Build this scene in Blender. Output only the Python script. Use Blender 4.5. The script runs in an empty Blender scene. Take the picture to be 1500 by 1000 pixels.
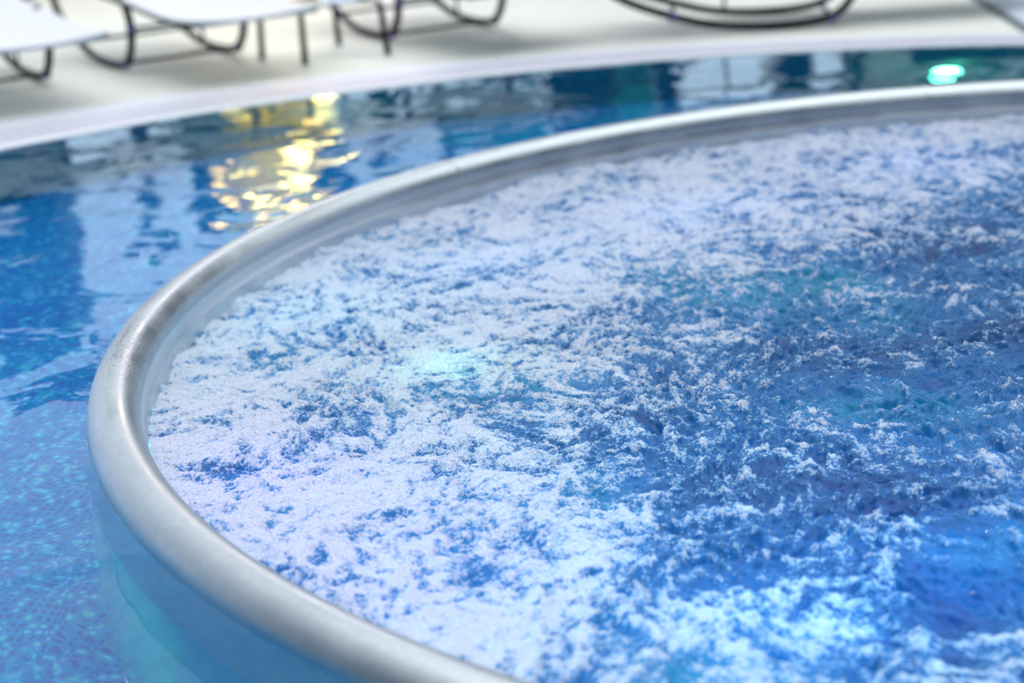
import bpy, math, random
import numpy as np
from mathutils import Vector, Matrix

random.seed(7)
S = bpy.context.scene
COL = S.collection
PI = math.pi

# ------------------------------------------------------------------ scene constants (metres; deck top is z = 0)
CAM_H = 1.447
TUB = (1.838, 4.566)          # centre of the round tub
TUB_R = 2.89                  # radius of the centre line of the rolled rim
RIM_TOP = 0.155
RIM_r = 0.066
POOL_C, POOL_R = (0.814, 5.061), 4.947
POOL_Z = -0.012               # calm pool surface
POOL_FLOOR = -1.30
FOAM_Z = -0.022

# ------------------------------------------------------------------ helpers
def setp(o, label=None, cat=None, group=None, kind=None):
    if label: o['label'] = label
    if cat: o['category'] = cat
    if group: o['group'] = group
    if kind: o['kind'] = kind
    return o

def empty(name, loc, rz=0.0):
    o = bpy.data.objects.new(name, None)
    COL.objects.link(o)
    o.location = loc
    o.rotation_euler = (0, 0, rz)
    o.empty_display_size = 0.1
    return o

class MB:
    """collects shapes of ONE mesh"""
    def __init__(s):
        s.v, s.f = [], []
    def add(s, v, f):
        b = len(s.v)
        s.v.extend([tuple(p) for p in v])
        s.f.extend([tuple(b + i for i in q) for q in f])
        return s
    def box(s, c, d, rz=0.0, bev=0.0):
        hx, hy, hz = d[0] / 2, d[1] / 2, d[2] / 2
        ca, sa = math.cos(rz), math.sin(rz)
        if bev <= 0:
            pts = [(x, y, z) for z in (-hz, hz) for x, y in ((-hx, -hy), (hx, -hy), (hx, hy), (-hx, hy))]
            f = [(3, 2, 1, 0), (4, 5, 6, 7), (0, 1, 5, 4), (1, 2, 6, 5), (2, 3, 7, 6), (3, 0, 4, 7)]
        else:
            b = min(bev, hx * .9, hy * .9, hz * .9)
            rings = []
            def ring(ix, iz):
                out = []
                for sx, sy, a0 in ((1, 1, 0), (-1, 1, 90), (-1, -1, 180), (1, -1, 270)):
                    for k in range(4):
                        a = math.radians(a0 + 30 * k)
                        out.append((sx * (hx - b) + (b - ix) * math.cos(a), sy * (hy - b) + (b - ix) * math.sin(a), iz))
                return out
            rings = [ring(b * .9, -hz), ring(b * .3, -hz + b * .3), ring(0, -hz + b), ring(0, hz - b), ring(b * .3, hz - b * .3), ring(b * .9, hz)]
            pts = [p for r in rings for p in r]
            n = 16
            f = [tuple(reversed(range(n)))] + [tuple(range(5 * n, 6 * n))]
            for r in range(5):
                for k in range(n):
                    f.append((r * n + k, r * n + (k + 1) % n, (r + 1) * n + (k + 1) % n, (r + 1) * n + k))
        s.add([(c[0] + ca * x - sa * y, c[1] + sa * x + ca * y, c[2] + z) for x, y, z in pts], f)
        return s
    def tube(s, path, r, n=14, caps=True, smooth=0):
        P = [Vector(p) for p in path]
        for _ in range(smooth):                       # Chaikin-like smoothing that keeps the ends
            Q = [P[0]]
            for a, b in zip(P[:-1], P[1:]):
                Q += [a * .75 + b * .25, a * .25 + b * .75]
            Q.append(P[-1]); P = Q
        N = len(P)
        rad = r if isinstance(r, (list, tuple)) else [r] * N
        t0 = (P[1] - P[0]).normalized()
        up = Vector((0, 0, 1)) if abs(t0.z) < .9 else Vector((0, 1, 0))
        nx = t0.cross(up).normalized()
        vs = []
        for i in range(N):
            t = (P[min(i + 1, N - 1)] - P[max(i - 1, 0)]).normalized()
            nx = (nx - t * nx.dot(t)).normalized()
            ny = t.cross(nx)
            for k in range(n):
                a = 2 * PI * k / n
                vs.append(P[i] + (nx * math.cos(a) + ny * math.sin(a)) * rad[i])
        fs = []
        for i in range(N - 1):
            for k in range(n):
                fs.append((i * n + k, i * n + (k + 1) % n, (i + 1) * n + (k + 1) % n, (i + 1) * n + k))
        if caps:
            fs.append(tuple(reversed(range(n)))); fs.append(tuple((N - 1) * n + k for k in range(n)))
        return s.add(vs, fs)
    def ball(s, c, r, n=14, m=8, sz=1.0):
        vs = [(c[0], c[1], c[2] - r * sz)]
        for j in range(1, m):
            a = -PI / 2 + PI * j / m
            for k in range(n):
                b = 2 * PI * k / n
                vs.append((c[0] + r * math.cos(a) * math.cos(b), c[1] + r * math.cos(a) * math.sin(b), c[2] + r * sz * math.sin(a)))
        vs.append((c[0], c[1], c[2] + r * sz))
        fs = [(0, 1 + (k + 1) % n, 1 + k) for k in range(n)]
        for j in range(m - 2):
            for k in range(n):
                a = 1 + j * n
                fs.append((a + k, a + (k + 1) % n, a + n + (k + 1) % n, a + n + k))
        a = 1 + (m - 2) * n
        fs += [(a + k, a + (k + 1) % n, len(vs) - 1) for k in range(n)]
        return s.add(vs, fs)
    def lathe(s, prof, c=(0, 0), n=64, a0=0.0, a1=2 * PI, closed=False):
        full = abs(a1 - a0 - 2 * PI) < 1e-6
        m = n if full else n + 1
        vs = []
        for i in range(m):
            a = a0 + (a1 - a0) * i / n
            ca, sa = math.cos(a), math.sin(a)
            for r, z in prof:
                vs.append((c[0] + r * ca, c[1] + r * sa, z))
        k = len(prof)
        fs = []
        for i in range(n):
            j = (i + 1) % m
            for q in range(k if closed else k - 1):
                q2 = (q + 1) % k
                fs.append((i * k + q, j * k + q, j * k + q2, i * k + q2))
        return s.add(vs, fs)
    def build(s, name, m, parent=None, smooth=True, angle=40):
        me = bpy.data.meshes.new(name)
        me.from_pydata(s.v, [], s.f)
        me.update()
        if m is not None: me.materials.append(m)
        o = bpy.data.objects.new(name, me)
        COL.objects.link(o)
        if parent is not None: o.parent = parent
        if smooth:
            me.polygons.foreach_set('use_smooth', [True] * len(me.polygons))
            try: me.set_sharp_from_angle(angle=math.radians(angle))
            except Exception: pass
        return o

def copy_tree(o, parent=None):
    c = o.copy(); COL.objects.link(c)
    if parent is not None: c.parent = parent
    for ch in list(o.children): copy_tree(ch, c)
    return c

# ------------------------------------------------------------------ materials
def mat(name):
    m = bpy.data.materials.new(name); m.use_nodes = True
    nt = m.node_tree
    for n in list(nt.nodes): nt.nodes.remove(n)
    out = nt.nodes.new('ShaderNodeOutputMaterial')
    return m, nt, out
def N(nt, t, **kw):
    n = nt.nodes.new(t)
    for k, v in kw.items():
        if k.startswith('_'): setattr(n, k[1:], v)
        else: n.inputs[k.replace('__', ' ')].default_value = v
    return n
def L(nt, a, b): nt.links.new(a, b)
def ramp(nt, fac, stops, interp='LINEAR'):
    r = nt.nodes.new('ShaderNodeValToRGB'); r.color_ramp.interpolation = interp
    e = r.color_ramp.elements
    while len(e) < len(stops): e.new(0.5)
    for q, (p, c) in zip(e, stops):
        q.position = p; q.color = (c[0], c[1], c[2], 1) if len(c) == 3 else c
    L(nt, fac, r.inputs[0]); return r
def math_n(nt, op, a, b=None, clamp=False):
    n = nt.nodes.new('ShaderNodeMath'); n.operation = op; n.use_clamp = clamp
    for i, v in enumerate((a, b)):
        if v is None: continue
        if isinstance(v, (int, float)): n.inputs[i].default_value = v
        else: L(nt, v, n.inputs[i])
    return n.outputs[0]
def mixc(nt, fac, a, b, blend='MIX'):
    n = nt.nodes.new('ShaderNodeMix'); n.data_type = 'RGBA'; n.blend_type = blend
    for i, v in ((0, fac), (6, a), (7, b)):
        if isinstance(v, (int, float)): n.inputs[i].default_value = v
        elif isinstance(v, tuple): n.inputs[i].default_value = (v[0], v[1], v[2], 1)
        else: L(nt, v, n.inputs[i])
    return n.outputs[2]
def simple(name, col, rough=.5, metal=0.0, spec=.5, var=0.0, scale=20.0, bump=0.0):
    m, nt, out = mat(name)
    p = N(nt, 'ShaderNodeBsdfPrincipled', Roughness=rough, Metallic=metal)
    p.inputs['Specular IOR Level'].default_value = spec
    p.inputs['Base Color'].default_value = (*col, 1)
    if var or bump:
        tc = N(nt, 'ShaderNodeTexCoord')
        no = N(nt, 'ShaderNodeTexNoise', Scale=scale, Detail=4.0)
        L(nt, tc.outputs['Object'], no.inputs['Vector'])
        if var:
            a = tuple(max(0, c * (1 - var)) for c in col); b = tuple(min(1, c * (1 + var)) for c in col)
            r = ramp(nt, no.outputs[0], [(.3, a), (.7, b)])
            L(nt, r.outputs[0], p.inputs['Base Color'])
        if bump:
            bp = N(nt, 'ShaderNodeBump', Strength=bump, Distance=.01)
            L(nt, no.outputs[0], bp.inputs['Height']); L(nt, bp.outputs[0], p.inputs['Normal'])
    L(nt, p.outputs[0], out.inputs[0])
    return m
def emis(name, col, strength):
    m, nt, out = mat(name)
    e = N(nt, 'ShaderNodeEmission', Strength=strength); e.inputs[0].default_value = (*col, 1)
    L(nt, e.outputs[0], out.inputs[0]); return m

# brushed stainless steel, with water spots and a patch of rust flecks
def steel(name, rough=.27, flecks=False, col=(.70, .73, .74), metal=1.0):
    m, nt, out = mat(name)
    p = N(nt, 'ShaderNodeBsdfPrincipled', Metallic=metal)
    tc = N(nt, 'ShaderNodeTexCoord')
    n1 = N(nt, 'ShaderNodeTexNoise', Scale=5.0, Detail=6.0, Roughness=.6)
    n2 = N(nt, 'ShaderNodeTexNoise', Scale=60.0, Detail=4.0, Roughness=.6)
    for n in (n1, n2): L(nt, tc.outputs['Object'], n.inputs['Vector'])
    c0 = ramp(nt, n1.outputs[0], [(.3, tuple(c * .86 for c in col)), (.7, col)]).outputs[0]
    c1 = mixc(nt, .14, c0, ramp(nt, n2.outputs[0], [(.35, (.45, .47, .5)), (.65, (.85, .87, .88))]).outputs[0])
    if flecks:
        vo = N(nt, 'ShaderNodeTexNoise', Scale=210.0, Detail=2.0)
        L(nt, tc.outputs['Object'], vo.inputs['Vector'])
        big = N(nt, 'ShaderNodeTexNoise', Scale=9.0, Detail=2.0)
        L(nt, tc.outputs['Object'], big.inputs['Vector'])
        # flecks lie thickest on one stretch of the rim
        vm = N(nt, 'ShaderNodeVectorMath', _operation='DISTANCE'); vm.inputs[1].default_value = FLECK
        L(nt, tc.outputs['Object'], vm.inputs[0])
        near = N(nt, 'ShaderNodeMapRange'); near.inputs[1].default_value = .05; near.inputs[2].default_value = .62
        near.inputs[3].default_value = .17; near.inputs[4].default_value = 0.0
        L(nt, vm.outputs['Value'], near.inputs[0])
        thr = math_n(nt, 'SUBTRACT', .735, near.outputs[0])
        thr = math_n(nt, 'SUBTRACT', thr, math_n(nt, 'MULTIPLY', math_n(nt, 'SUBTRACT', big.outputs[0], .5), .12))
        fk = math_n(nt, 'MULTIPLY', math_n(nt, 'SUBTRACT', vo.outputs[0], thr), 18.0, True)
        c1 = mixc(nt, fk, c1, (.07, .05, .05))
    L(nt, c1, p.inputs['Base Color'])
    r = N(nt, 'ShaderNodeMapRange'); r.inputs[1].default_value = .3; r.inputs[2].default_value = .7
    r.inputs[3].default_value = rough * .8; r.inputs[4].default_value = rough * 1.3
    L(nt, n1.outputs[0], r.inputs[0]); L(nt, r.outputs[0], p.inputs['Roughness'])
    b = N(nt, 'ShaderNodeBump', Strength=.06, Distance=.02)
    L(nt, n1.outputs[0], b.inputs['Height'])
    b2 = N(nt, 'ShaderNodeBump', Strength=.05, Distance=.003)
    L(nt, n2.outputs[0], b2.inputs['Height']); L(nt, b.outputs[0], b2.inputs['Normal'])
    L(nt, b2.outputs[0], p.inputs['Normal'])
    L(nt, p.outputs[0], out.inputs[0])
    return m
FLECK = (-2.87, -.12, 1.45)   # in the tub's own coordinates

# small mosaic tiles of the pool (blue with cyan and violet pieces)
def mosaic(name, axis='xy'):
    m, nt, out = mat(name)
    p = N(nt, 'ShaderNodeBsdfPrincipled', Roughness=.25)
    tc = N(nt, 'ShaderNodeTexCoord')
    mp = N(nt, 'ShaderNodeMapping')
    mp.inputs['Rotation'].default_value = (0, 0, math.radians(14))
    L(nt, tc.outputs['Object'], mp.inputs['Vector'])
    sc = N(nt, 'ShaderNodeVectorMath', _operation='SCALE'); sc.inputs['Scale'].default_value = 1 / .029
    L(nt, mp.outputs[0], sc.inputs[0])
    fl = N(nt, 'ShaderNodeVectorMath', _operation='FLOOR'); L(nt, sc.outputs[0], fl.inputs[0])
    fr = N(nt, 'ShaderNodeVectorMath', _operation='FRACTION'); L(nt, sc.outputs[0], fr.inputs[0])
    wn = N(nt, 'ShaderNodeTexWhiteNoise'); wn.noise_dimensions = '3D'
    L(nt, fl.outputs[0], wn.inputs['Vector'])
    tile = ramp(nt, wn.outputs['Value'], [(0, (.012, .25, .70)), (.4, (.014, .32, .76)), (.8, (.02, .38, .86)), (.9, (.07, .22, .84)), (1, (.02, .34, .84))], 'CONSTANT').outputs[0]
    ds = N(nt, 'ShaderNodeVectorMath', _operation='DISTANCE'); ds.inputs[1].default_value = (.5, .5, .5)
    sx = N(nt, 'ShaderNodeSeparateXYZ'); L(nt, fr.outputs[0], sx.inputs[0])
    cx = N(nt, 'ShaderNodeCombineXYZ'); cx.inputs[2].default_value = .5
    L(nt, sx.outputs[0], cx.inputs[0]); L(nt, sx.outputs[1], cx.inputs[1])
    if axis != 'xy':
        L(nt, sx.outputs[2], cx.inputs[1])
    L(nt, cx.outputs[0], ds.inputs[0])
    dot = math_n(nt, 'MULTIPLY', math_n(nt, 'SUBTRACT', .33, ds.outputs['Value']), 12.0, True)
    dotc = ramp(nt, wn.outputs['Value'], [(0, (.06, .03, .48)), (.45, (.02, .06, .50)), (.72, (.16, .80, .90))], 'CONSTANT').outputs[0]
    col = mixc(nt, math_n(nt, 'MULTIPLY', dot, .9), tile, dotc)
    big = N(nt, 'ShaderNodeTexNoise', Scale=1.3, Detail=2.0)
    L(nt, tc.outputs['Object'], big.inputs['Vector'])
    col = mixc(nt, .28, col, ramp(nt, big.outputs[0], [(.35, (.01, .22, .62)), (.65, (.04, .46, .80))]).outputs[0])
    if axis != 'xy': col = mixc(nt, 1.0, col, (.35, .75, .42), 'MULTIPLY')     # the wall is laid in darker teal pieces
    L(nt, col, p.inputs['Base Color'])
    L(nt, p.outputs[0], out.inputs[0])
    return m

def pool_water_mat():
    m, nt, out = mat('pool_water_surface')
    g = N(nt, 'ShaderNodeBsdfGlass', Roughness=0.0, IOR=1.333)
    g.inputs['Color'].default_value = (.84, .98, .98, 1)
    tc = N(nt, 'ShaderNodeTexCoord')
    a = N(nt, 'ShaderNodeTexNoise', Scale=2.6, Detail=2.0, Roughness=.42, Distortion=.6)
    b = N(nt, 'ShaderNodeTexNoise', Scale=15.0, Detail=2.5, Roughness=.5)
    for n in (a, b): L(nt, tc.outputs['Object'], n.inputs['Vector'])
    b1 = N(nt, 'ShaderNodeBump', Strength=1.0, Distance=.014)
    L(nt, a.outputs[0], b1.inputs['Height'])
    b2 = N(nt, 'ShaderNodeBump', Strength=1.0, Distance=.0005)
    L(nt, b.outputs[0], b2.inputs['Height']); L(nt, b1.outputs[0], b2.inputs['Normal'])
    L(nt, b2.outputs[0], g.inputs['Normal'])
    L(nt, g.outputs[0], out.inputs[0])
    return m

def foam_mat():
    m, nt, out = mat('bubbling_water_foam')
    tc = N(nt, 'ShaderNodeTexCoord')
    at = nt.nodes.new('ShaderNodeAttribute'); at.attribute_name = 'foam'
    fine = N(nt, 'ShaderNodeTexNoise', Scale=55.0, Detail=5.0, Roughness=.68)
    vor = N(nt, 'ShaderNodeTexVoronoi', Scale=150.0)
    hue = N(nt, 'ShaderNodeTexNoise', Scale=1.1, Detail=2.0)
    for n in (fine, vor, hue): L(nt, tc.outputs['Object'], n.inputs['Vector'])
    f = math_n(nt, 'ADD', at.outputs['Fac'], math_n(nt, 'MULTIPLY', math_n(nt, 'SUBTRACT', fine.outputs[0], .5), 1.15))
    f = math_n(nt, 'SUBTRACT', f, math_n(nt, 'MULTIPLY', math_n(nt, 'SUBTRACT', vor.outputs['Distance'], .35), .35))
    cov = N(nt, 'ShaderNodeMapRange'); cov.interpolation_type = 'SMOOTHSTEP'
    cov.inputs[1].default_value = .40; cov.inputs[2].default_value = .82
    L(nt, f, cov.inputs[0])
    # body colour of the aerated water: deep blue, turquoise where it holds more bubbles
    wcol = ramp(nt, hue.outputs[0], [(.38, (.002, .04, .19)), (.52, (.003, .11, .34)), (.64, (.006, .22, .38))]).outputs[0]
    wcol = mixc(nt, math_n(nt, 'MULTIPLY', at.outputs['Fac'], .45, True), wcol, (.05, .34, .62))
    fcol = ramp(nt, cov.outputs[0], [(0, (.02, .18, .46)), (.35, (.20, .45, .80)), (.7, (.50, .66, .88)), (1, (.72, .80, .92))]).outputs[0]
    bump = N(nt, 'ShaderNodeBump', Strength=1.0, Distance=.008)
    h = math_n(nt, 'ADD', math_n(nt, 'MULTIPLY', fine.outputs[0], 1.0), math_n(nt, 'MULTIPLY', vor.outputs['Distance'], -.45))
    h = math_n(nt, 'MULTIPLY', h, math_n(nt, 'ADD', cov.outputs[0], .25))
    L(nt, h, bump.inputs['Height'])
    rip = N(nt, 'ShaderNodeBump', Strength=.35, Distance=.004); L(nt, fine.outputs[0], rip.inputs['Height'])
    # water
    wd = N(nt, 'ShaderNodeBsdfPrincipled', Roughness=.06, IOR=1.333)
    L(nt, wcol, wd.inputs['Base Color']); L(nt, rip.outputs[0], wd.inputs['Normal'])
    wt = N(nt, 'ShaderNodeBsdfTranslucent'); L(nt, wcol, wt.inputs[0])
    w = N(nt, 'ShaderNodeMixShader', Fac=.3); L(nt, wd.outputs[0], w.inputs[1]); L(nt, wt.outputs[0], w.inputs[2])
    # foam
    fd = N(nt, 'ShaderNodeBsdfPrincipled', Roughness=.2, IOR=1.36)
    L(nt, fcol, fd.inputs['Base Color']); L(nt, bump.outputs[0], fd.inputs['Normal'])
    ft = N(nt, 'ShaderNodeBsdfTranslucent'); L(nt, fcol, ft.inputs[0]); L(nt, bump.outputs[0], ft.inputs['Normal'])
    fm = N(nt, 'ShaderNodeMixShader', Fac=.22); L(nt, fd.outputs[0], fm.inputs[1]); L(nt, ft.outputs[0], fm.inputs[2])
    mx = N(nt, 'ShaderNodeMixShader')
    L(nt, math_n(nt, 'MULTIPLY', cov.outputs[0], 2.2, True), mx.inputs[0]); L(nt, w.outputs[0], mx.inputs[1]); L(nt, fm.outputs[0], mx.inputs[2])
    L(nt, mx.outputs[0], out.inputs[0])
    return m

def grate_mat():
    m, nt, out = mat('white_overflow_grate')
    p = N(nt, 'ShaderNodeBsdfPrincipled', Roughness=.4)
    tc = N(nt, 'ShaderNodeTexCoord')
    mp = N(nt, 'ShaderNodeMapping'); L(nt, tc.outputs['UV'], mp.inputs[0])
    ck = N(nt, 'ShaderNodeTexBrick', Scale=1.0); ck.offset = .5
    ck.inputs['Color1'].default_value = (.74, .77, .82, 1); ck.inputs['Color2'].default_value = (.72, .75, .80, 1)
    ck.inputs['Mortar'].default_value = (.46, .48, .60, 1)
    ck.inputs['Mortar Size'].default_value = .012; ck.inputs['Brick Width'].default_value = .06; ck.inputs['Row Height'].default_value = .05
    L(nt, tc.outputs['Object'], ck.inputs['Vector'])
    L(nt, ck.outputs[0], p.inputs['Base Color'])
    L(nt, p.outputs[0], out.inputs[0])
    return m

def deck_mat():
    m, nt, out = mat('cream_stone_paving')
    p = N(nt, 'ShaderNodeBsdfPrincipled', Roughness=.55)
    tc = N(nt, 'ShaderNodeTexCoord')
    n1 = N(nt, 'ShaderNodeTexNoise', Scale=1.2, Detail=5.0); n2 = N(nt, 'ShaderNodeTexNoise', Scale=40.0, Detail=3.0)
    for n in (n1, n2): L(nt, tc.outputs['Object'], n.inputs['Vector'])
    c = ramp(nt, n1.outputs[0], [(.3, (.71, .75, .69)), (.7, (.77, .81, .75))]).outputs[0]
    c = mixc(nt, .1, c, ramp(nt, n2.outputs[0], [(.3, (.6, .6, .52)), (.7, (.85, .84, .78))]).outputs[0])
    L(nt, c, p.inputs['Base Color']); L(nt, p.outputs[0], out.inputs[0])
    return m

M = dict(
    rim=steel('steel_rim', .38, True, (.44, .52, .55)), wall=steel('steel_wall', .12, False, (.36, .50, .56), .75),
    inner=steel('steel_inner', .34, False, (.64, .71, .74)),
    mosaic=mosaic('blue_mosaic'), mosaic_w=mosaic('blue_mosaic_wall', 'xz'),
    water=pool_water_mat(), foam=foam_mat(), grate=grate_mat(), deck=deck_mat(),
    coping=simple('white_coping_stone', (.72, .76, .82), .45, var=.04),
    tube=simple('black_powder_coat', (.008, .010, .013), .5, 0.0, .25),
    sling=simple('white_sling_mesh', (.70, .74, .79), .65, var=.03, scale=300, bump=.15),
    olive=simple('olive_tube', (.06, .075, .06), .55),
    hem=simple('grey_sling_hem', (.42, .47, .46), .6),
    cap=simple('violet_plastic_joint', (.10, .06, .30), .35),
    glass=None,
)

# ------------------------------------------------------------------ numpy noise
rng = np.random.RandomState(11)
PERM = rng.permutation(4096)
GRA = rng.uniform(0, 2 * np.pi, 4096); GX, GY = np.cos(GRA).astype(np.float32), np.sin(GRA).astype(np.float32)
def perlin(x, y, seed=0):
    xi = np.floor(x).astype(np.int64); yi = np.floor(y).astype(np.int64)
    xf = (x - xi).astype(np.float32); yf = (y - yi).astype(np.float32)
    u = xf * xf * xf * (xf * (xf * 6 - 15) + 10); v = yf * yf * yf * (yf * (yf * 6 - 15) + 10)
    def g(ix, iy, dx, dy):
        h = PERM[(PERM[(ix + seed * 37) & 4095] + iy) & 4095]
        return GX[h] * dx + GY[h] * dy
    a = g(xi, yi, xf, yf); b = g(xi + 1, yi, xf - 1, yf)
    c = g(xi, yi + 1, xf, yf - 1); d = g(xi + 1, yi + 1, xf - 1, yf - 1)
    return (a + u * (b - a)) * (1 - v) + (c + u * (d - c)) * v
def fbm(x, y, f, o, seed, gain=.5, lac=2.03, ridged=False):
    s, a, t = 0, 1, 0
    for k in range(o):
        n = perlin(x * f, y * f, seed + k)
        if ridged: n = 1 - 2.2 * np.abs(n) - .5
        s = s + a * n; t += a; a *= gain; f *= lac
    return s / t

# ------------------------------------------------------------------ camera geometry helper (only to place the foam pattern and build at measured points)
F_PX, PITCH, ROLL = 2500.0, .301, -.079
def ground(x, y, z=0.0):
    X, Y = x - 750., y - 500.
    a = -ROLL
    X, Y = X * math.cos(a) - Y * math.sin(a), X * math.sin(a) + Y * math.cos(a)
    u, r = -Y / F_PX, X / F_PX
    d = (r, math.cos(PITCH) + u * math.sin(PITCH), -math.sin(PITCH) + u * math.cos(PITCH))
    t = (z - CAM_H) / d[2]
    return (d[0] * t, d[1] * t, z)

# ------------------------------------------------------------------ bubbling water in the tub
STEP = 0.0040
FOAM_SPOTS = [  # where in the tub the foam gathers (+) or thins out (-): x, y, radius, weight
    (-.7, 4.3, .6, .20), (-.3, 5.4, .9, .22), (.5, 6.2, .8, .20), (1.3, 6.9, .7, .20), (2.4, 7.0, .6, .18), (-.1, 3.5, .4, .12), (-.4, 3.6, .4, .16), (-.1, 2.9, .3, .20), (.45, 2.75, .3, .14),
    (.95, 5.0, .35, -.13), (1.35, 4.5, .5, -.09), (1.75, 5.7, .45, -.10), (.86, 4.1, .3, -.05), (1.05, 3.7, .35, -.06), (.44, 3.55, .15, -.06),
    (.80, 2.86, .085, -.65), (.92, 2.93, .12, -.30), (.53, 3.26, .2, -.10), (.31, 3.13, .14, -.08), (-.71, 3.83, .06, -.45), (.23, 3.9, .3, -.05), (.75, 3.15, .15, .10),
]
def build_foam():
    Rf = TUB_R - .0812
    n = int(2 * Rf / STEP) + 2
    ax = (np.arange(n) - (n - 1) / 2) * STEP
    gx, gy = np.meshgrid(ax, ax, indexing='ij')
    rr = np.hypot(gx, gy)
    keep = rr <= Rf + STEP
    # pull the boundary points on to the circle so the edge meets the steel
    sc = np.where(rr > Rf, Rf / np.maximum(rr, 1e-6), 1.0)
    X = (gx * sc)[keep] + TUB[0]; Y = (gy * sc)[keep] + TUB[1]
    idx = -np.ones(keep.shape, dtype=np.int64); idx[keep] = np.arange(keep.sum())
    q = np.stack([idx[:-1, :-1], idx[1:, :-1], idx[1:, 1:], idx[:-1, 1:]], -1).reshape(-1, 4)
    q = q[(q >= 0).all(1)]
    # domain warp so that the churn looks stirred
    wx = fbm(X, Y, 2.2, 2, 50) * .22; wy = fbm(X, Y, 2.2, 2, 60) * .22
    x, y = X + wx, Y + wy
    swell = fbm(x, y, 1.9, 3, 1) * 1.0
    chop = fbm(x, y, 5.0, 4, 10, .55, ridged=True)
    churn = fbm(x, y, 14.0, 4, 20, .62, ridged=True)
    grain = fbm(X, Y, 62.0, 2, 30, .7)
    cov = np.full_like(X, .46)
    for sx, sy, sr, w in FOAM_SPOTS:
        cov += w * np.exp(-((X - sx) ** 2 + (Y - sy) ** 2) / (2 * sr * sr))
    edge = np.clip(1 - (Rf - np.hypot(X - TUB[0], Y - TUB[1])) / .35, 0, 1)
    cov += .15 * edge
    foam = cov + .62 * fbm(x, y, 3.2, 4, 70, .62) + 1.1 * fbm(x, y, 18.0, 4, 80, .7) + .16 * chop + .16 * churn
    fm = np.clip((foam - .3) / .5, 0, 1)
    hf = np.clip((cov + .62 * fbm(x, y, 3.2, 4, 70, .62) - .35) / .5, 0, 1)      # how thick the foam lies here
    z = .036 * swell + .036 * chop * (1.15 - .5 * hf) + .024 * churn * (1.1 - .62 * hf) + .007 * grain * (.3 + fm)
    z += .012 * fm + .015 * edge * (1 + 2.6 * fbm(X, Y, 6.0, 3, 90))
    din = np.maximum(Rf - np.hypot(X - TUB[0], Y - TUB[1]), 0)
    z = np.maximum(np.clip(z, -.07, .085), -.010 - din * .22)
    rim_v = (sc < 1.0)[keep]                            # the outermost points lie against the sloping steel
    k_ = (TUB_R - (.0769 + (.01 - np.clip(FOAM_Z + z, -.034, .036)) * .1125)) / np.maximum(np.hypot(X - TUB[0], Y - TUB[1]), 1e-6)
    X = np.where(rim_v, TUB[0] + (X - TUB[0]) * k_, X); Y = np.where(rim_v, TUB[1] + (Y - TUB[1]) * k_, Y)
    V = np.stack([X, Y, FOAM_Z + z], -1).astype(np.float32)
    me = bpy.data.meshes.new('bubbling_water')
    me.vertices.add(len(V)); me.vertices.foreach_set('co', V.ravel())
    nq = len(q)
    me.loops.add(nq * 4); me.loops.foreach_set('vertex_index', q.ravel().astype(np.int32))
    me.polygons.add(nq)
    me.polygons.foreach_set('loop_start', np.arange(0, nq * 4, 4, dtype=np.int32))
    me.polygons.foreach_set('loop_total', np.full(nq, 4, dtype=np.int32))
    me.polygons.foreach_set('use_smooth', np.ones(nq, dtype=bool))
    me.update(calc_edges=True)
    at = me.attributes.new('foam', 'FLOAT', 'POINT'); at.data.foreach_set('value', foam.astype(np.float32))
    me.materials.append(M['foam'])
    o = bpy.data.objects.new('bubbling_water', me); COL.objects.link(o)
    setp(o, 'white foaming blue water churning inside the round steel tub', 'water', kind='stuff')
    return o
build_foam()

# ------------------------------------------------------------------ the tub
tub = empty('whirlpool_tub', (TUB[0], TUB[1], POOL_FLOOR))
setp(tub, 'large round stainless steel whirlpool tub with thick rolled rim standing in the blue pool', 'hot tub')
zc = RIM_TOP - RIM_r - POOL_FLOOR      # rim centre height above the tub's foot
def arc(a0, a1, n, r=RIM_r):
    return [(TUB_R + r * math.cos(math.radians(a0 + (a1 - a0) * i / n)), zc + r * math.sin(math.radians(a0 + (a1 - a0) * i / n))) for i in range(n + 1)]
zw = -POOL_FLOOR                        # deck height above the tub's foot
MB().lathe(arc(-4, 184, 40), n=720).build('rim', M['rim'], tub, angle=60)
o_prof = [(TUB_R + .084, 0.0), (TUB_R + .082, zw - .25), (TUB_R + .0775, zw - .012), (TUB_R + .0720, zw + .030), (TUB_R + .0675, zw + .068), (TUB_R + .0655, zw + .089), (TUB_R + .062, zw + .100)]
MB().lathe(o_prof, n=720).build('outer_wall', M['wall'], tub, angle=60)
i_prof = [(TUB_R - .062, zw + .100), (TUB_R - .0655, zw + .089), (TUB_R - .0675, zw + .070), (TUB_R - .070, zw + .045), (TUB_R - .0735, zw + .0415), (TUB_R - .0725, zw + .037), (TUB_R - .076, zw + .010), (TUB_R - .0805, zw - .03), (TUB_R - .083, zw - .040), (TUB_R - .12, zw - .053), (TUB_R - .13, zw - .12), (TUB_R - .14, zw - .8)]  # ledge under the foam is added to block light leaking up the wall
MB().lathe(list(reversed(i_prof)), n=720).build('inner_wall', M['inner'], tub, angle=60)
sx, sy, _ = ground(741, 245, RIM_TOP)
for a in (math.atan2(sy - TUB[1], sx - TUB[0]), math.atan2(sy - TUB[1], sx - TUB[0]) - math.radians(46)):
    path = []
    for i in range(25):
        b = math.radians(-2 + 184 * i / 24)
        r, z = TUB_R + (RIM_r + .0005) * math.cos(b), zc + (RIM_r + .0005) * math.sin(b)
        path.append((r * math.cos(a), r * math.sin(a), z))
    MB().tube(path, .0035, 8).build('weld_seam', M['inner'], tub)

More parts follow.
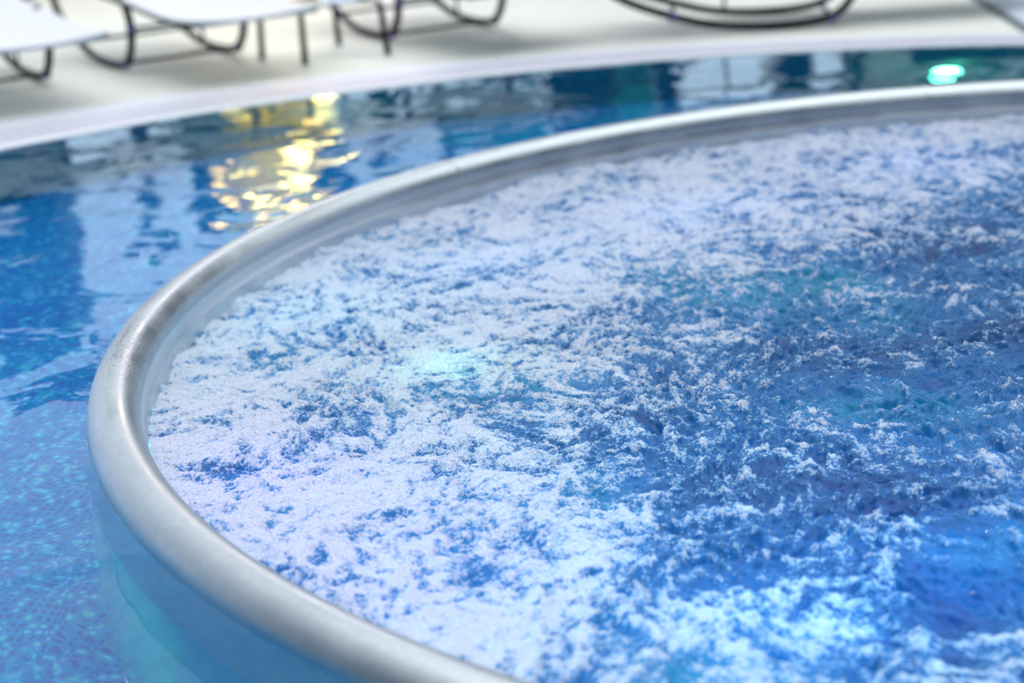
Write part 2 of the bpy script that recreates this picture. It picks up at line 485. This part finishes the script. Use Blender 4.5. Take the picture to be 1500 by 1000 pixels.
# ------------------------------------------------------------------ the pool
def ring_sheet(r0, r1, z, c0, c1, n=360, rows=1):
    b = MB(); v, f = [], []
    for i in range(n):
        a = 2 * PI * i / n
        for j in range(rows + 1):
            t = j / rows
            # both ring edges seen from c1 so the sheet stays even
            p0 = (c0[0] + r0 * math.cos(a), c0[1] + r0 * math.sin(a)); p1 = (c1[0] + r1 * math.cos(a), c1[1] + r1 * math.sin(a))
            v.append((p0[0] + (p1[0] - p0[0]) * t, p0[1] + (p1[1] - p0[1]) * t, z))
    k = rows + 1
    for i in range(n):
        i2 = (i + 1) % n
        for j in range(rows): f.append((i * k + j, i * k + j + 1, i2 * k + j + 1, i2 * k + j))
    return b.add(v, f)
w = ring_sheet(TUB_R + .0775, POOL_R - .002, POOL_Z, TUB, POOL_C, rows=6).build('pool_water', M['water'])
setp(w, 'calm blue reflecting water of the outer pool surrounding the steel tub', 'pool water', kind='stuff')
fl = ring_sheet(TUB_R + .09, POOL_R + .05, POOL_FLOOR, TUB, POOL_C, rows=1).build('pool_floor', M['mosaic'])
setp(fl, kind='structure')
pw = MB().lathe([(POOL_R, POOL_FLOOR), (POOL_R, -.03), (POOL_R + .004, -.010)], POOL_C, 360).build('pool_wall', M['mosaic_w'])
setp(pw, kind='structure')

# overflow edge: white coping with a grating, wider towards the left
COP_C, COP_R = (.36, 5.02), 5.52
cp = MB()
def blend_ring(c0, r0, c1, r1, t, a):
    return (c0[0] + r0 * math.cos(a) + (c1[0] + r1 * math.cos(a) - c0[0] - r0 * math.cos(a)) * t,
            c0[1] + r0 * math.sin(a) + (c1[1] + r1 * math.sin(a) - c0[1] - r0 * math.sin(a)) * t)
n = 360; v, f = [], []
for i in range(n):
    a = 2 * PI * i / n
    for t, z in ((0, -.03), (0, -.010), (.02, -.004), (.05, .002), (.97, .004), (1.0, .004)):
        x, y = blend_ring(POOL_C, POOL_R, COP_C, COP_R, t, a)
        v.append((x, y, z))
for i in range(n):
    j = (i + 1) % n
    for q in range(5): f.append((i * 6 + q, i * 6 + q + 1, j * 6 + q + 1, j * 6 + q))
cp.add(v, f)
setp(cp.build('pool_coping', M['coping']), kind='structure')
v, f = [], []
for i in range(n):
    a = 2 * PI * i / n
    for t, z in ((.10, .0055), (.62, .0060)):
        x, y = blend_ring(POOL_C, POOL_R, COP_C, COP_R, t, a); v.append((x, y, z))
for i in range(n):
    j = (i + 1) % n
    f.append((i * 2, i * 2 + 1, j * 2 + 1, j * 2))
gm = MB(); gm.add(v, f)
setp(gm.build('trim_grating', M['grate']), kind='structure')

# paved deck with the pool cut out of it
v, f = [], []
ODX, ODY = (-14., 14.), (-6., 19.4)
for i in range(n):
    a = 2 * PI * i / n
    p = (COP_C[0] + COP_R * .995 * math.cos(a), COP_C[1] + COP_R * .995 * math.sin(a))
    ca, sa = math.cos(a), math.sin(a)
    tx = ((ODX[1] if ca > 0 else ODX[0]) - COP_C[0]) / ca if abs(ca) > 1e-6 else 1e9
    ty = ((ODY[1] if sa > 0 else ODY[0]) - COP_C[1]) / sa if abs(sa) > 1e-6 else 1e9
    t = min(tx, ty)
    v += [(p[0], p[1], 0.0), (COP_C[0] + t * ca, COP_C[1] + t * sa, 0.0)]
for i in range(n):
    j = (i + 1) % n
    f.append((i * 2, i * 2 + 1, j * 2 + 1, j * 2))
dk = MB(); dk.add(v, f)
setp(dk.build('ground_deck', M['deck']), kind='structure')
# a pale raised strip with a dark joint at the right
c1, c2 = Vector(ground(1430, 0)), Vector(ground(1500, 45))
d = (c1 - c2).normalized(); nrm = Vector((-d.y, d.x, 0)); nrm = nrm if nrm.x > 0 else -nrm
pA, pB = c2 - d * .15, c2 + d * 9.0
jm = MB()
mid = (pA + pB) / 2; ang = math.atan2(d.y, d.x); ln = (pB - pA).length
jm.box((mid.x, mid.y, .004), (ln, .045, .008), ang)
setp(jm.build('trim_joint', simple('dark_joint', (.16, .20, .21), .6)), kind='structure')
sm = MB(); q = mid + nrm * 1.03
sm.box((q.x, q.y, .015), (ln, 2.0, .03), ang, .008)
setp(sm.build('ground_paving', simple('pale_blue_paving', (.62, .70, .78), .45, var=.05, scale=3)), kind='structure')

# ------------------------------------------------------------------ rocking loungers
HW = .39
RUN = [(-1.06, .50), (-1.04, .40), (-.98, .31), (-.82, .215), (-.57, .125), (-.30, .048), (0, .026), (.26, .030), (.42, .055), (.52, .13), (.575, .23), (.59, .31), (.565, .39), (.50, .455), (.44, .475)]
RAIL = [(1.74, .395), (1.45, .385), (1.1, .40), (.6, .455), (.2, .475), (-.25, .52), (-.7, .72), (-1.25, 1.05)]
def make_lounger(label):
    root = empty('rocking_lounger', (0, 0, 0))
    setp(root, label, 'lounger', 'white sling loungers on the pool deck')
    for s in (-1, 1):
        MB().tube([(x, s * HW, z) for x, z in RUN], .026, 14, smooth=2).build('runner', M['tube'], root)
        MB().tube([(x, s * HW, z - .012) for x, z in RAIL], .016, 12, smooth=2).build('seat_rail', M['tube'], root)
        if s > 0: MB().tube([(-.22, s * HW, .04), (-.22, s * HW, .50)], .011, 10).build('strut', M['tube'], root)
        for (x, z) in ((.588, .29), (.42, .055), (-.57, .125)):
            MB().ball((x, s * HW, z), .033).build('joint', M['cap'], root)
    for x, z, mm in ((.588, .29, 'hem'), (.42, .055, 'olive'), (-.57, .125, 'olive')):
        MB().tube([(x, -HW, z), (x, HW, z)], .014, 12).build('crossbar', M[mm], root)
    MB().tube([(1.735, -HW, .375), (1.735, HW, .375)], .013, 12).build('foot_bar', M['hem'], root)
    # the sling: thick white mesh, sagging between the rails
    P = [Vector((x, 0, z)) for x, z in RAIL]
    for _ in range(3):
        Q = [P[0]]
        for a, b in zip(P[:-1], P[1:]): Q += [a * .75 + b * .25, a * .25 + b * .75]
        Q.append(P[-1]); P = Q
    nu, nv = len(P), 16
    v, f = [], []
    for side, off in ((0, .008), (1, -.012)):
        for i in range(nu):
            for j in range(nv + 1):
                y = -HW - .02 + (2 * HW + .04) * j / nv
                sag = .028 * (1 - (y / (HW + .02)) ** 2)
                v.append((P[i].x + (.02 if i == 0 else 0), y, P[i].z + off + .012 - sag))
    k = nv + 1
    for i in range(nu - 1):
        for j in range(nv):
            a = i * k + j
            f.append((a, a + 1, a + k + 1, a + k)); b = nu * k + a
            f.append((b, b + k, b + k + 1, b + 1))
    for i in range(nu - 1):
        for j in (0, nv):
            a = i * k + j; b = nu * k + a
            f.append((a, a + k, b + k, b) if j == 0 else (a, b, b + k, a + k))
    for j in range(nv):
        a = j; b = nu * k + a; f.append((a, b, b + 1, a + 1))
        a = (nu - 1) * k + j; b = nu * k + a; f.append((a, a + 1, b + 1, b))
    sl = MB(); sl.add(v, f); sl.build('sling', M['sling'], root)
    return root
l1 = make_lounger('white sling lounger nearest the left picture edge on the cream deck')
spots = [((-3.39, 11.2), -60, None),
         ((-2.235, 11.815), -60, 'white sling lounger whose foot end hangs over the small black-legged table'),
         ((-.47, 12.26), -65, 'lounger on black rockers just right of the small table, seat out of view'),
         ((1.78, 11.19), -6, 'lounger standing alone at right, its two long black rockers seen from the side')]
for (p, a, lab) in spots:
    o = l1 if lab is None else copy_tree(l1)
    if lab: o['label'] = lab
    o.location = (p[0], p[1], .003); o.rotation_euler = (0, 0, math.radians(a))

# small table between two loungers
legs = [ground(383, 87), ground(447, 96), ground(570, 81), ground(497, 66)]
tc_ = (sum(p[0] for p in legs) / 4, sum(p[1] for p in legs) / 4)
tb = empty('side_table', (tc_[0], tc_[1], 0))
setp(tb, 'small low table on four straight black legs between two loungers', 'table')
TH = .345
tops = []
for p in legs:
    x, y = p[0] - tc_[0], p[1] - tc_[1]
    tops.append((x * .93, y * .93, TH))
    MB().tube([(x, y, 0.0), (x * .985, y * .985, .012), (x * .94, y * .94, TH - .03), (x * .90, y * .90, TH)], [.024, .022, .019, .018], 12).build('leg', M['tube'], tb)
tv = [(x * .97, y * .97, TH + .004) for x, y, z in tops]
fr = MB().tube([tv[0], tv[1], tv[2], tv[3], tv[0]], .010, 10, smooth=0).build('top_frame', M['hem'], tb)
gl, nt, out = mat('clear_table_glass')
g = N(nt, 'ShaderNodeBsdfPrincipled', Roughness=.03, IOR=1.45); g.inputs['Transmission Weight'].default_value = 1.0
g.inputs['Base Color'].default_value = (.85, .95, .92, 1); L(nt, g.outputs[0], out.inputs[0])
tt = [(x * .97, y * .97) for x, y, z in tv]
gm = MB(); gm.add([(x, y, TH + .006) for x, y in tt] + [(x, y, TH + .014) for x, y in tt], [(3, 2, 1, 0), (4, 5, 6, 7), (0, 1, 5, 4), (1, 2, 6, 5), (2, 3, 7, 6), (3, 0, 4, 7)])
gm.build('table_top', gl, tb, smooth=False)

# ------------------------------------------------------------------ underwater lamp on the far pool wall
aL = math.atan2(9.68 - POOL_C[1], 2.60 - POOL_C[0])
lp = (POOL_C[0] + POOL_R * math.cos(aL), POOL_C[1] + POOL_R * math.sin(aL), -.80)
lamp = empty('pool_lamp', lp, aL)
setp(lamp, 'glowing green underwater lamp in the far pool wall', 'lamp')
def disc(prof, n=40):
    b = MB(); v, f = [], []
    for i in range(n):
        a = 2 * PI * i / n
        for r, x in prof: v.append((x, r * math.cos(a), r * math.sin(a)))
    k = len(prof)
    for i in range(n):
        j = (i + 1) % n
        for q in range(k - 1): f.append((i * k + q, i * k + q + 1, j * k + q + 1, j * k + q))
    return b.add(v, f)
disc([(.115, .01), (.115, -.012), (.085, -.022), (.08, -.012)]).build('bezel', M['inner'], lamp)
disc([(.070, -.012), (.05, -.022), (.03, -.027), (.0005, -.028)]).build('lens', emis('green_white_lamp', (.12, 1.0, .42), 42.0), lamp)

# ------------------------------------------------------------------ pavilion behind the deck (only seen mirrored in the pool)
WY = 19.0
white = simple('white_plaster', (.80, .80, .88), .7, var=.04, scale=2)
navy = simple('navy_tinted_glass', (.004, .018, .07), .08)
teal = simple('teal_curtain', (.01, .30, .30), .7, var=.3, scale=4)
sage = simple('sage_panel', (.50, .66, .60), .6, var=.1, scale=1)
ochre = simple('ochre_panel', (.55, .45, .05), .6, var=.2, scale=2)
frame_m = simple('white_window_frame', (.78, .80, .86), .5)
WH = 5.2
def screen(k, x0, x1, z0, z1, m):
    o = MB().box(((x0 + x1) / 2, WY + .15, (z0 + z1) / 2), (x1 - x0, .3, z1 - z0), 0, .01).build('wall_%d' % k, m, smooth=False)
    setp(o, kind='structure')
def wx(px, y=150):
    a = ground(px, y); return a[0] / a[1] * WY
sc_m = MB().box((0, WY + .15, .35), (26, .28, .7)).build('wall_low', white, smooth=False); setp(sc_m, kind='structure')
bands = [(-80, 82, .7, 4.5, navy), (182, 203, .7, 3.2, navy), (262, 326, .7, 2.9, navy), (330, 452, .7, 2.9, ochre), (456, 482, .7, 3.8, navy), (482, 500, 1.9, 3.4, navy), (540, 582, .7, 2.6, navy),
         (640, 800, 1.5, 2.5, teal), (705, 803, .7, 1.3, navy), (806, 905, .7, 3.2, navy), (908, 958, .7, 3.0, teal), (961, 996, .7, 2.6, navy),
         (1140, 1192, .7, 2.2, navy), (1250, 1268, .7, 2.2, navy), (1275, 1332, .7, 3.0, sage), (1337, 1760, .7, 4.2, navy)]
for k, (a, b, z0, z1, m) in enumerate(bands): screen(k + 1, wx(a), wx(b), z0, z1, m)

def light(name, kind, loc, col, energy, **kw):
    l = bpy.data.lights.new(name, kind); l.color = col; l.energy = energy
    for k, v in kw.items(): setattr(l, k, v)
    o = bpy.data.objects.new(name, l); COL.objects.link(o); o.location = loc
    return o

screen(len(bands) + 1, wx(860), wx(2400), 2.75, 10.5, simple('dark_reflection_block', (.012, .03, .07), .5, var=.3, scale=1))  # unseen dark block added to darken reflections on the right of the tub
for px_ in (870, 1135, 1345, 1900):
    o = MB().box((wx(px_), WY + .15, 1.4), (.16, .2, 2.72)).build('column', frame_m, smooth=False); setp(o, kind='structure')

# warm pendant lamps under a beam, mirrored as gold flecks in the pool
warm = emis('warm_lamp_glow', (1.0, .60, .17), 8.0)
brass = simple('brass_shade', (.55, .40, .10), .35, .8)
beam = MB().box(((wx(300) + wx(470)) / 2, 17.4, 3.95), (4.2, .14, .14)).build('beam', simple('beam_wood', (.05, .05, .08), .6), smooth=False)
setp(beam, kind='structure')
for sx_ in (-2.0, 2.0):
    po = MB().box(((wx(300) + wx(470)) / 2 + sx_, 17.4, 1.94), (.12, .12, 3.88)).build('column', bpy.data.materials['beam_wood'], smooth=False)
    setp(po, kind='structure')
first = None
for i, (px, z) in enumerate(((318, 1.9), (368, 2.9), (412, 2.35), (462, 1.6))):
    x = wx(px, 200) * 17.4 / WY
    r = empty('pendant_lamp', (x, 17.4, z))
    setp(r, 'warm glowing lamp mirrored as gold in the pool, number-%s height from the left' % ('lowest', 'highest', 'middle', 'second')[i], 'lamp', 'warm pendant lamps')
    r['label'] = ('gold lamp reflection leftmost in the calm pool', 'gold lamp reflection second from left in the pool', 'gold lamp reflection third from left in the pool', 'gold lamp reflection farthest right in the pool')[i]
    MB().lathe([(.02, .26), (.06, .24), (.11, .18), (.15, .10), (.14, .10), (.10, .17), (.05, .22), (.02, .23)], n=32).build('shade', brass, r)
    MB().ball((0, 0, -.02), .085, 20, 12, 1.3).build('bulb', warm, r)
    light('lamp_glow', 'POINT', (x, 18.6, z - .2), (1, .72, .22), 12, shadow_soft_size=.15)
    MB().tube([(0, 0, .24), (0, 0, 3.88 - z)], .008, 8).build('cord', M['tube'], r)

# ------------------------------------------------------------------ light
W = bpy.data.worlds.new('World'); S.world = W; W.use_nodes = True
nt = W.node_tree
for nn in list(nt.nodes): nt.nodes.remove(nn)
wo = nt.nodes.new('ShaderNodeOutputWorld'); bg = nt.nodes.new('ShaderNodeBackground')
tc = nt.nodes.new('ShaderNodeTexCoord'); sp = nt.nodes.new('ShaderNodeSeparateXYZ')
L(nt, tc.outputs['Generated'], sp.inputs[0])
fr_ = ramp(nt, sp.outputs[2], [(0.0, (.98, 1.14, 1.46)), (.15, (1.12, 1.30, 1.62)), (.33, (1.0, 1.06, 1.22)), (.52, (.90, .94, 1.02)), (.8, (1.25, 1.28, 1.33)), (1, (1.75, 1.76, 1.78))])
bk_ = ramp(nt, sp.outputs[2], [(0.0, (.05, .07, .12)), (.35, (.10, .13, .19)), (.6, (.40, .45, .54)), (.85, (1.3, 1.32, 1.36)), (1, (1.75, 1.76, 1.78))])
fb = ramp(nt, math_n(nt, 'MULTIPLY_ADD', sp.outputs[1], .5), [(.50, (0, 0, 0)), (.86, (1, 1, 1))])
fb.inputs[0].links[0].from_node.inputs[2].default_value = .5
rp = mixc(nt, fb.outputs[0], bk_.outputs[0], fr_.outputs[0])
cl = nt.nodes.new('ShaderNodeTexNoise'); cl.inputs['Scale'].default_value = 2.6; cl.inputs['Detail'].default_value = 4
L(nt, tc.outputs['Generated'], cl.inputs['Vector'])
cr = ramp(nt, cl.outputs[0], [(.36, (.78, .80, .85)), (.6, (1.06, 1.06, 1.06))])
L(nt, mixc(nt, 1.0, rp, cr.outputs[0], 'MULTIPLY'), bg.inputs[0])
bg.inputs[1].default_value = .80
L(nt, bg.outputs[0], wo.inputs[0])

sun = light('sun', 'SUN', (0, 0, 10), (1, .97, .95), 1.35, angle=math.radians(85))
sun.rotation_euler = Vector((-.30, -.32, -1)).to_track_quat('-Z', 'Y').to_euler()
for fx in (-1.0, 2.4, 4.6, 7.5):
    light('sparkle_light', 'POINT', (fx, 24.0, 6.4), (1, .78, .85), 330, shadow_soft_size=.38)  # unseen pink lights added to put sparkles on the water
# coloured lamps under the bubbling water
def under(px, py, col, e, z=-.45, r=.12):
    g = ground(px, py)
    light('tub_lamp', 'POINT', (g[0], g[1], z), col, e, shadow_soft_size=r)
under(380, 680, (.40, .14, 1.0), 4, -.32)
under(600, 800, (.36, .22, 1.0), 4.5, -.35)
under(450, 450, (.15, .85, .9), 5, -.40)
under(655, 525, (.1, 1.0, .55), 1.3, -.14, .04)
under(780, 650, (.08, .7, .8), 4)
under(930, 800, (.06, .6, .95), 3, -.35)
under(1050, 660, (.03, .6, .85), 6)
under(1200, 880, (.05, .62, 1.0), 13, -.35)
under(1420, 800, (.04, .55, 1.0), 12, -.4)
under(1380, 620, (.02, .35, 1.0), 3)
under(1000, 300, (.25, .5, 1.0), 7)
under(1350, 230, (.2, .4, 1.0), 7)
under(700, 380, (.2, .6, 1.0), 7)

# lights of the outer pool: the far-wall lamp's glow and unseen added fills
light('pool_glow_fill', 'POINT', (-3.7, 6.2, -.8), (.08, .28, 1.0), 40, shadow_soft_size=.08)  # unseen blue light added to brighten the far-left pool floor
light('pool_glow_fill', 'POINT', (-2.2, .9, -.7), (.5, .85, 1.0), 130, shadow_soft_size=.1)  # unseen light added to brighten the near-left pool floor
light('pool_glow_fill', 'POINT', (2.5, 9.4, -.8), (.1, 1.0, .5), 2.5, shadow_soft_size=.06)
light('pool_glow_fill', 'POINT', (.1, 1.0, -.75), (.12, 1.0, .65), 22, shadow_soft_size=.08)  # unseen green light added on the near side of the tub

gs = light('pool_glow_fill', 'SPOT', (-1.55, 1.3, -.75), (.03, 1.0, .40), 260, shadow_soft_size=.08, spot_size=math.radians(38), spot_blend=.7)  # unseen green spot added to tint the tub's outer wall
gs.rotation_euler = (Vector((-1.08, 3.7, -.25)) - Vector((-1.55, 1.3, -.75))).to_track_quat('-Z', 'Y').to_euler()

# ------------------------------------------------------------------ camera
cam = bpy.data.cameras.new('Camera'); co = bpy.data.objects.new('Camera', cam); COL.objects.link(co)
cam.sensor_width = 36.0; cam.sensor_fit = 'HORIZONTAL'; cam.lens = F_PX / 1500.0 * 36.0
co.location = (0, 0, CAM_H)
fwd = Vector((0, math.cos(PITCH), -math.sin(PITCH))); up0 = Vector((0, math.sin(PITCH), math.cos(PITCH))); rt0 = Vector((1, 0, 0))
a = -ROLL
rt = rt0 * math.cos(a) - up0 * math.sin(a); up = up0 * math.cos(a) + rt0 * math.sin(a)
R3 = Matrix((rt, up, -fwd)).transposed()
co.rotation_euler = R3.to_euler()
cam.dof.use_dof = True; cam.dof.focus_distance = 4.15; cam.dof.aperture_fstop = 1.6
cam.clip_end = 200
S.camera = co

S.view_settings.view_transform = 'Standard'; S.view_settings.look = 'None'
S.view_settings.exposure = 0.28; S.view_settings.gamma = 1.0; S.view_settings.use_curve_mapping = False
S.cycles.use_denoising = True
S.cycles.max_bounces = 10
